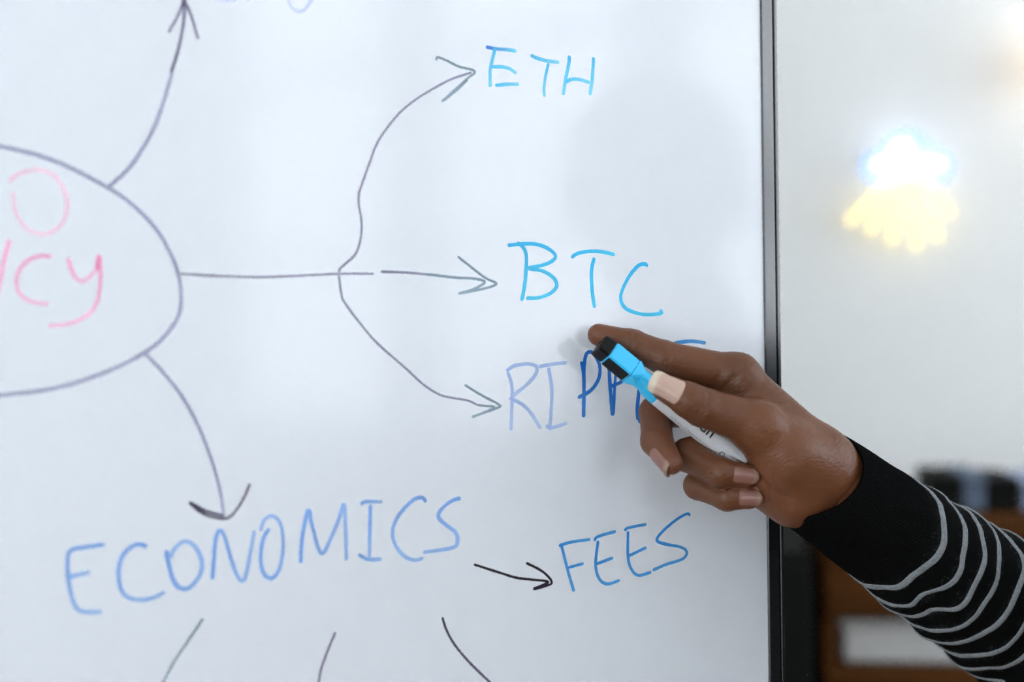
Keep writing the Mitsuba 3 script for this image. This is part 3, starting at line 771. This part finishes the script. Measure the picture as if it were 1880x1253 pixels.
# fingernails
def nail(a, b, ra, rb, nrm, w, l, back, color, tipcol, free=0.0, tipw=0.8):
    """A curved plate on the last finger bone a -> b: half width angle w (rad), length l, starting 'back' metres behind b."""
    a, b = np.asarray(a), np.asarray(b)
    d = (b - a) / np.linalg.norm(b - a)
    n_ = np.asarray(nrm, float); n_ = n_ - d * (n_ @ d); n_ /= np.linalg.norm(n_)
    sd = np.cross(d, n_)
    nu, nv = 17, 15
    L_ = np.linalg.norm(b - a)
    top, col = [], []
    for j in range(nv):
        v = j / (nv - 1)
        s = -back + v * l
        wid = w * (1 - 0.16 * (1 - v)) * (1 - max(0, (0.16 - v) / 0.16) ** 2.4 * 0.45) * (1 - max(0, (v - 0.80) / 0.20) ** 2.2 * (1 - tipw))
        rs = rb + (ra - rb) * min(max(-s / L_, 0), 1)
        drop = rb * 0.42 * max(0, s / rb) ** 2 * 0.5
        for i in range(nu):
            u_ = (i / (nu - 1)) * 2 - 1
            ph = u_ * wid
            sarc = s + (1 - u_ * u_) * 0.0016 * (v > 0.6) * (v - 0.6) / 0.4 - (1 - u_ * u_) * 0.0013 * (v < 0.3) * (0.3 - v) / 0.3
            top.append(b + d * sarc + (n_ * math.cos(ph) + sd * math.sin(ph)) * (rs * 1.03 + 0.0003) - n_ * drop - n_ * 0.00035 * (abs(u_) ** 6) - n_ * 0.0009 * max(0, (0.12 - v) / 0.12))
            e = sstep(0.80, 0.86, v + 0.05 * (u_ * u_)) if free else 0
            lun = 0.18 * math.exp(-((v - 0.05) / 0.16) ** 2 - (u_ / 0.6) ** 2)
            cc = np.array(color) * (1 - e) + np.array(tipcol) * e
            col.append(cc * (1 - lun) + np.array(tipcol) * lun)
    top = np.array(top)
    bot = top - n_ * 0.0011
    N = nu * nv
    f = []
    for j in range(nv - 1):
        for i in range(nu - 1):
            q = [j * nu + i, j * nu + i + 1, (j + 1) * nu + i + 1, (j + 1) * nu + i]
            f += [[q[0], q[1], q[2]], [q[0], q[2], q[3]], [N + q[0], N + q[2], N + q[1]], [N + q[0], N + q[3], N + q[2]]]
    rim = [i for i in range(nu)] + [j * nu + nu - 1 for j in range(1, nv)] + [(nv - 1) * nu + i for i in range(nu - 2, -1, -1)] + [j * nu for j in range(nv - 2, 0, -1)]
    for p_, q_ in zip(rim, rim[1:] + rim[:1]):
        f += [[p_, N + p_, q_], [q_, N + p_, N + q_]]
    m_ = trimesh.Trimesh(H2W(np.vstack([top, bot])), f, process=False)
    m_.fix_normals()
    return m_, np.vstack([col, col])


PINKN, TIPN = [0.21, 0.095, 0.072], [0.25, 0.145, 0.105]
NAILS = [('thumb', (0.05, 0.18, 1), 1.0, 0.0202, 0.0117, [0.46, 0.31, 0.25], [0.55, 0.47, 0.36], 1), ('middle', (-0.74, -0.52, 0.42), 0.95, 0.0170, 0.0118, PINKN, TIPN, 1),
         ('ring', (-0.03, 0.10, 1), 0.68, 0.0162, 0.0110, PINKN, TIPN, 1), ('pinky', (-0.05, 0.18, 1), 0.80, 0.0140, 0.0092, PINKN, TIPN, 1)]
for name, nrm, w, l, back, colr, tipc, free in NAILS:
    ch = FINGERS[name]
    m_, cc = nail(J(*ch[2][:3]), J(*ch[3][:3]), px2m(ch[2][3]), px2m(ch[3][3]), nrm, w, l, back, colr, tipc, free)
    add('person__fingernail', m_, 'm_nail', smooth=True, color=cc, label='pale thumbnail' if name == 'thumb' else None)

# head details: hair, eyes
b3 = Field(headc - 0.17, headc + 0.2, 0.005)
hair = b3.empty()
b3.cone(hair, headc + [0, 0.045, 0] - hdir * 0.02, headc + [0, 0.015, 0] - hdir * 0.035, 0.096, 0.092, 0.02, 0.1)
X3 = b3.points()
qf = sum((X3[i] - headc[i]) * hdir[i] for i in range(3))
cutp = np.maximum((0.052 - (X3[1] - headc[1])) * 0.7 + (qf - 0.0) * 0.75, -(X3[1] - headc[1]) - 0.055)
hair = np.maximum(hair, cutp.astype(np.float32))
hm = surface_nets(hair, b3.lo, b3.h)
hm.vertices += (meshkit.fbm(hm.vertices * 160, 2, 3)[:, None] - 0.5) * 0.006 * hm.vertex_normals
add('person__hair', trimesh.Trimesh(H2W(hm.vertices), hm.faces, process=False), 'm_hair', smooth=True, label='short black hair')
for sg in (-1, 1):
    e_ = headc + hdir * 0.071 + hside * sg * 0.031 + np.array([0, 0.012, 0])
    m_ = trimesh.creation.icosphere(2, 0.0125); m_.apply_translation(e_)
    k = add('person__eye', trimesh.Trimesh(H2W(m_.vertices), m_.faces, process=False), 'm_eye', smooth=True)
    m_ = trimesh.creation.icosphere(2, 0.0065); m_.apply_translation(e_ + hdir * 0.0072)
    add(f'{k}__iris', trimesh.Trimesh(H2W(m_.vertices), m_.faces, process=False), 'm_iris', smooth=True)

# sweater: sleeve of the right arm as a fine tube, cuff with ribs, the rest coarser
acr = np.cross(adir, [0, 0, 1.0]); acr /= np.linalg.norm(acr)      # across, in the picture plane
if acr[1] < 0:
    acr = -acr
atow = np.cross(acr, adir); atow /= np.linalg.norm(atow)
if atow[2] < 0:
    atow = -atow                                                      # towards the camera
SR = np.array([[0.0, 0.0322], [0.012, 0.0332], [0.04, 0.0345], [0.065, 0.0362], [0.085, 0.0388], [0.12, 0.0412], [0.17, 0.0445], [0.22, 0.047], [0.26, 0.046]])


def sleeve_pt(s, ph, off=0.0, ribs=True):
    """ph: 0 towards the camera, pi/2 upward in the picture."""
    s, ph = np.broadcast_arrays(np.asarray(s, float), np.asarray(ph, float))
    r = np.interp(s, SR[:, 0], SR[:, 1]) + off
    skew = 0.013 * np.cos(ph + 0.08) * (1 - 0.3 * sstep(0.1, 0.25, s)) + (0.0055 * np.sin(ph) - 0.004 - 0.001 * np.maximum(-np.sin(ph), 0) ** 2 + 0.006 * np.maximum(np.sin(ph + 0.5), 0)) * (1 - sstep(0.02, 0.07, s))
    x, y = np.cos(ph), np.sin(ph)
    fold = meshkit.fbm(np.stack([s * 26 + 3, x * 1.6 + 5, y * 1.6 + 9], -1), 3, 4) - 0.5
    fold2 = np.sin((s * 0.9 + 0.02 * x) * 170 + 1.5 * y) * 0.0011 * sstep(0.075, 0.095, s)
    r = r + fold * 0.006 * sstep(0.0, 0.05, s) + fold2
    if ribs:
        r = r + 0.00035 * np.cos(ph * 118) * (1 - sstep(0.062, 0.07, s))
    c0 = AX0 + adir * (s + skew)[..., None]
    # the arm narrows front to back; the cuff is a little oval
    return c0 + (r * 0.86 * x)[..., None] * atow + (r * y)[..., None] * acr


ns, nph = 150, 720
sv = np.concatenate([[0.03, 0.015, 0.004], np.linspace(0, 0.26, ns)])
offs = np.concatenate([[-0.0028] * 3, np.zeros(ns)])
offs[3] = -0.0008
phs = np.arange(nph) * 2 * np.pi / nph
G = np.stack([sleeve_pt(np.full(nph, s), phs, o) for s, o in zip(sv, offs)])
i, j = np.meshgrid(np.arange(len(sv) - 1), np.arange(nph), indexing='ij')
q = np.stack([i * nph + j, i * nph + (j + 1) % nph, (i + 1) * nph + (j + 1) % nph, (i + 1) * nph + j], -1).reshape(-1, 4)
tube = trimesh.Trimesh(G.reshape(-1, 3), np.vstack([q[:, [0, 1, 2]], q[:, [0, 2, 3]]]), process=False)
mid_n = tube.face_normals[len(q) // 2] @ (tube.triangles_center[len(q) // 2] - (AX0 + adir * 0.12))
if mid_n < 0:
    tube.invert()

b4 = Field(np.minimum.reduce([hipc, shL, elbow, wriL]) - [0.22, 0.18, 0.2], np.maximum.reduce([shR, shL, elbow, wriL]) + [0.22, 0.16, 0.2], 0.006)
sw = b4.empty()
for a, b, ra, rb, k in [(chest - side * 0.10, chest + side * 0.10, 0.088, 0.088, 0.05), (chest + [0, -0.12, 0], chest + [0, -0.32, 0], 0.138, 0.125, 0.06), (chest - side * 0.07 + [0, -0.12, 0], chest + side * 0.07 + [0, -0.12, 0], 0.122, 0.122, 0.06),
                        (hipc - side * 0.06, hipc + side * 0.06, 0.132, 0.132, 0.06), (chest + [0, -0.3, 0], hipc, 0.13, 0.135, 0.05), (shR, elbow, 0.066, 0.051, 0.05), (elbow, AX0 + adir * 0.215, 0.051, 0.045, 0.02), (shL, elbL, 0.066, 0.055, 0.05), (elbL, wriL + [0, 0.02, 0], 0.055, 0.036, 0.02)]:
    b4.cone(sw, a, b, ra, rb, k, 0.06)
X4 = b4.points()
cut = np.maximum(-(X4[1] - (hipc[1] - 0.06)), -1e3)                  # hem
sw = np.maximum(sw, np.broadcast_to(cut, sw.shape).astype(np.float32))
wm = surface_nets(sw, b4.lo, b4.h)
wm.vertices += (meshkit.fbm(wm.vertices * 14, 3, 8)[:, None] - 0.5) * 0.012 * wm.vertex_normals
wm = trimesh.Trimesh(wm.vertices, wm.faces, process=False)
wcen = H2W(AX0)


def knit_color(p, n, uv):
    d = dr.sqrt(dr.square(p.x - float(wcen[0])) + dr.square(p.y - float(wcen[1])) + dr.square(p.z - float(wcen[2])))
    z = p.z / 0.019
    f_ = z - dr.floor(z)
    st = mikit.smoothstep(0.0, 0.03, f_) * (1 - mikit.smoothstep(0.20, 0.23, f_)) * dr.select(d > 0.27, 1.0, 0.0)
    return mikit.mix([0.0032, 0.0034, 0.0034], [0.13, 0.15, 0.16], st)


def knit_bump(p, n, uv):
    return mikit.noise(p.x * 1400, p.y * 1400, p.z * 1400) * 0.6 + mikit.noise(p.x * 500, p.y * 500, p.z * 500) * 0.4


scene['m_knit'] = bumped({'type': 'principled', 'base_color': mikit.proc(knit_color), 'roughness': 0.95, 'specular': 0.05, 'sheen': 0.03}, knit_bump, 0.0005, 3e-4)


def stripe_color(p, n, uv):
    a = mikit.noise(p.x * 1500, p.y * 1500, p.z * 1500)
    return mikit.mix([0.12, 0.135, 0.14], [0.27, 0.295, 0.31], a)


scene['m_stripe'] = bumped({'type': 'principled', 'base_color': mikit.proc(stripe_color), 'roughness': 0.95, 'specular': 0.1, 'sheen': 0.5}, knit_bump, 0.0006, 3e-4)
add('person__sweater', join(trimesh.Trimesh(H2W(tube.vertices), tube.faces, process=False), trimesh.Trimesh(H2W(wm.vertices), wm.faces, process=False)), 'm_knit', smooth=True, label='black knitted sweater with thin grey stripes and a ribbed cuff')
for n_, s0 in enumerate([0.072, 0.092, 0.108, 0.124, 0.142, 0.160, 0.178, 0.196, 0.214]):
    ph = np.arange(420) * 2 * np.pi / 420
    pw = (ph + np.pi) % (2 * np.pi) - np.pi
    wob = 0.003 * np.cos(ph + 0.2) + 0.0012 * np.sin(3 * ph + n_ * 1.3) + 0.0009 * np.sin(7 * ph + n_ * 2.1) - (0.0055 if n_ in (1, 2) else 0.0015) * np.exp(-((pw + 0.5 + 0.1 * n_) / 0.2) ** 2)
    w = 0.0052 if n_ == 0 else 0.0044
    rows = []
    for t_, o in ((-0.5, -0.0006), (-0.42, 0.0005), (0.0, 0.0009), (0.42, 0.0005), (0.5, -0.0006)):
        rows.append(sleeve_pt(s0 + wob + t_ * w, ph, o, ribs=False))
    V = np.stack(rows)
    i, j = np.meshgrid(np.arange(4), np.arange(420), indexing='ij')
    q = np.stack([i * 420 + j, i * 420 + (j + 1) % 420, (i + 1) * 420 + (j + 1) % 420, (i + 1) * 420 + j], -1).reshape(-1, 4)
    add('person__sweater__stripe', trimesh.Trimesh(H2W(V.reshape(-1, 3)), np.vstack([q[:, [0, 1, 2]], q[:, [0, 2, 3]]]), process=False), 'm_stripe', smooth=True)

# loose wool fibres standing off the stripes (too fine to count)
rg = np.random.default_rng(11)
N = 5200
s0 = rng_s = np.array([0.072, 0.092, 0.108, 0.124, 0.142, 0.160, 0.178])[rg.integers(0, 7, N)] + rg.normal(0, 0.0022, N)
ph = rg.uniform(-2.0, 2.2, N)
b0 = sleeve_pt(s0, ph, 0.0005, ribs=False)
nr = np.cos(ph)[:, None] * atow + np.sin(ph)[:, None] * acr
dv = nr * rg.uniform(0.3, 1.0, N)[:, None] + rg.normal(0, 0.6, (N, 3))
dv /= np.linalg.norm(dv, axis=1, keepdims=True)
b1 = b0 + dv * rg.uniform(0.0008, 0.0021, N)[:, None]
sd_ = np.cross(dv, rg.normal(0, 1, (N, 3))); sd_ /= np.linalg.norm(sd_, axis=1, keepdims=True)
V = np.stack([b0 - sd_ * 4e-5, b0 + sd_ * 4e-5, b1], 1).reshape(-1, 3)
add('person__sweater__fuzz', trimesh.Trimesh(H2W(V), np.arange(3 * N).reshape(-1, 3), process=False), 'm_stripe', kind='stuff')

# trousers and shoes
b5 = Field(np.minimum.reduce([ankR, ankL, hipc]) - [0.18, 0.06, 0.2], np.maximum.reduce([hipc, kneeL, kneeR]) + [0.2, 0.12, 0.25], 0.007)
tr = b5.empty()
for a, b, ra, rb, k in [(hipc - side * 0.06 - [0, 0.02, 0], hipc + side * 0.06 - [0, 0.02, 0], 0.124, 0.124, 0.05), (hipc - side * 0.09, kneeR, 0.096, 0.072, 0.03), (kneeR, ankR, 0.072, 0.062, 0.02), (hipc + side * 0.09, kneeL, 0.096, 0.072, 0.03), (kneeL, ankL, 0.072, 0.062, 0.02)]:
    b5.cone(tr, a, b, ra, rb, k, 0.06)
tm = surface_nets(tr, b5.lo, b5.h)
add('person__trousers', trimesh.Trimesh(H2W(tm.vertices), tm.faces, process=False), 'm_cloth_dark', smooth=True, label='dark trousers')
FLOOR_Y = -1.5
for ak in (ankR, ankL):
    b6 = Field(np.array([ak[0], FLOOR_Y, ak[2]]) - [0.3, 0.02, 0.3], np.array([ak[0], FLOOR_Y, ak[2]]) + [0.3, 0.2, 0.3], 0.006)
    sh = b6.empty()
    base_ = np.array([ak[0], FLOOR_Y + 0.045, ak[2]])
    b6.cone(sh, base_ - front * 0.03, base_ + front * 0.15 - [0, 0.01, 0], 0.048, 0.042, 0.02, 0.05)
    b6.cone(sh, base_ - front * 0.02, ak + [0, -0.01, 0], 0.045, 0.048, 0.03, 0.05)
    X6 = b6.points()
    sh = np.maximum(sh, np.broadcast_to(FLOOR_Y + 0.002 - X6[1], sh.shape)).astype(np.float32)
    sm = surface_nets(sh, b6.lo, b6.h)
    wv = H2W(sm.vertices)
    wv[:, 2] = np.maximum(wv[:, 2], 0.001)
    add('person__shoe', trimesh.Trimesh(wv, sm.faces, process=False), 'm_leather', smooth=True)

# ------------------------------------------------------------------ the marker in the hand
def mk(s, u, v):
    return MA + md * s + e1 * u + e2 * v


def mbox(s0, s1, hu, hv_, bev=0.0008, cu=0.0, cv=0.0):
    m_ = box([0, 0, 0], [s1 - s0, 2 * hu, 2 * hv_], bev)
    return trimesh.Trimesh(H2W(MA + md * (s0 + s1) / 2 + e1 * cu + e2 * cv + m_.vertices @ np.stack([md, e1, e2])), m_.faces if np.dot(np.cross(md, e1), e2) > 0 else m_.faces[:, ::-1], process=False)


def mlathe(prof, n=48):
    m_ = lathe(MA, MA + md, prof, n)
    return trimesh.Trimesh(H2W(m_.vertices), m_.faces if True else 0, process=False)


def fixn(m_):
    m_.fix_normals()
    return m_


scene['m_cap'] = principled(srgb(45, 178, 226), 0.28, 0.5)
scene['m_eraser'] = principled([0.003, 0.003, 0.003], 0.3, 0.15)
scene['m_barrel'] = principled([0.55, 0.56, 0.57], 0.3, 0.5)
scene['m_print'] = principled([0.012, 0.012, 0.014], 0.4, 0.4)
h = SQ / 2
k0, k1, k2 = -px2m(16), px2m(9), px2m(70)          # eraser from k0 to k1, square head from k1 to k2
add('marker__eraser', fixn(mbox(k0, k1, h * 0.97, h * 0.97, 0.0012)), 'm_eraser', label='black felt eraser on the end of the cap')
add('marker__cap', fixn(join(mbox(k1 - 0.0003, k2 - px2m(8), h, h, 0.0009), trimesh.convex.convex_hull(np.vstack([mbox(k2 - px2m(9), k2 - px2m(7), h, h, 0.0009).vertices, mlathe([(k2 + px2m(8), px2m(19)), (k2 + px2m(9), px2m(19))]).vertices])),
                             mlathe([(k2, 0), (k2, px2m(18.5)), (k2 + px2m(22), px2m(18)), (k2 + px2m(30), px2m(21)), (k2 + px2m(54), px2m(22.5)), (k2 + px2m(56), px2m(22)), (k2 + px2m(56), 0)]))), 'm_cap', smooth=30, label='bright blue cap with a square head')
add('marker__panel', fixn(mbox(k1 + px2m(1), k2 - px2m(14), 0.00030, h * 0.80, 0.0001) if False else mbox(k1 + px2m(1), k2 - px2m(12), h * 0.80, 0.0003, 0.0001, 0.0, h + 0.0001)), 'm_eraser', label='black panel on the lower face of the cap')
s_end = px2m(330)
add('marker__barrel', fixn(mlathe([(k2 + px2m(50), 0), (k2 + px2m(50), px2m(20)), (k2 + px2m(56.5), px2m(20.5)), (k2 + px2m(58), px2m(22.5)), (s_end - 0.004, px2m(22.5)), (s_end - 0.001, px2m(21)), (s_end, px2m(17)), (s_end, 0)])), 'm_barrel', smooth=30, label='white barrel with black print')


def print_on(text, height, s, ang, key, bold=False):
    """Lettering bent around the barrel; ang: 0 faces the camera, positive towards the picture's upper right."""
    tm_ = meshkit.text_mesh(text, height, 0.00012, bold)
    tm_ = tm_.subdivide_to_size(height * 0.35) if hasattr(tm_, 'subdivide_to_size') else tm_
    v = tm_.vertices
    R = px2m(22.5) + 0.00003
    th = ang + v[:, 1] / R
    q = MA + md * (s + v[:, :1]) + (R + v[:, 2:3]) * (np.cos(th)[:, None] * mtw + np.sin(th)[:, None] * mdn)
    m_ = trimesh.Trimesh(H2W(q), tm_.faces, process=False)
    return m_


add('marker__print', join(print_on('oan', 0.0062, px2m(203), -0.12, '', True)), 'm_print')
add('marker__print', join(print_on('-- - --- -- ---- - -- --- - ----', 0.0016, px2m(165), -1.0, '', True)), 'm_print')
ringm = trimesh.creation.annulus(0.0013, 0.0017, 0.00012, sections=24)
vv = ringm.vertices
R = px2m(22.5) + 0.00003
th = -0.55 + vv[:, 1] / R
add('marker__print', trimesh.Trimesh(H2W(MA + md * (px2m(283) + vv[:, :1]) + (R + vv[:, 2:3]) * (np.cos(th)[:, None] * mtw + np.sin(th)[:, None] * mdn)), ringm.faces, process=False), 'm_print')
tag('marker', 'blue-capped whiteboard marker with a white barrel held between thumb and fingers', 'marker')
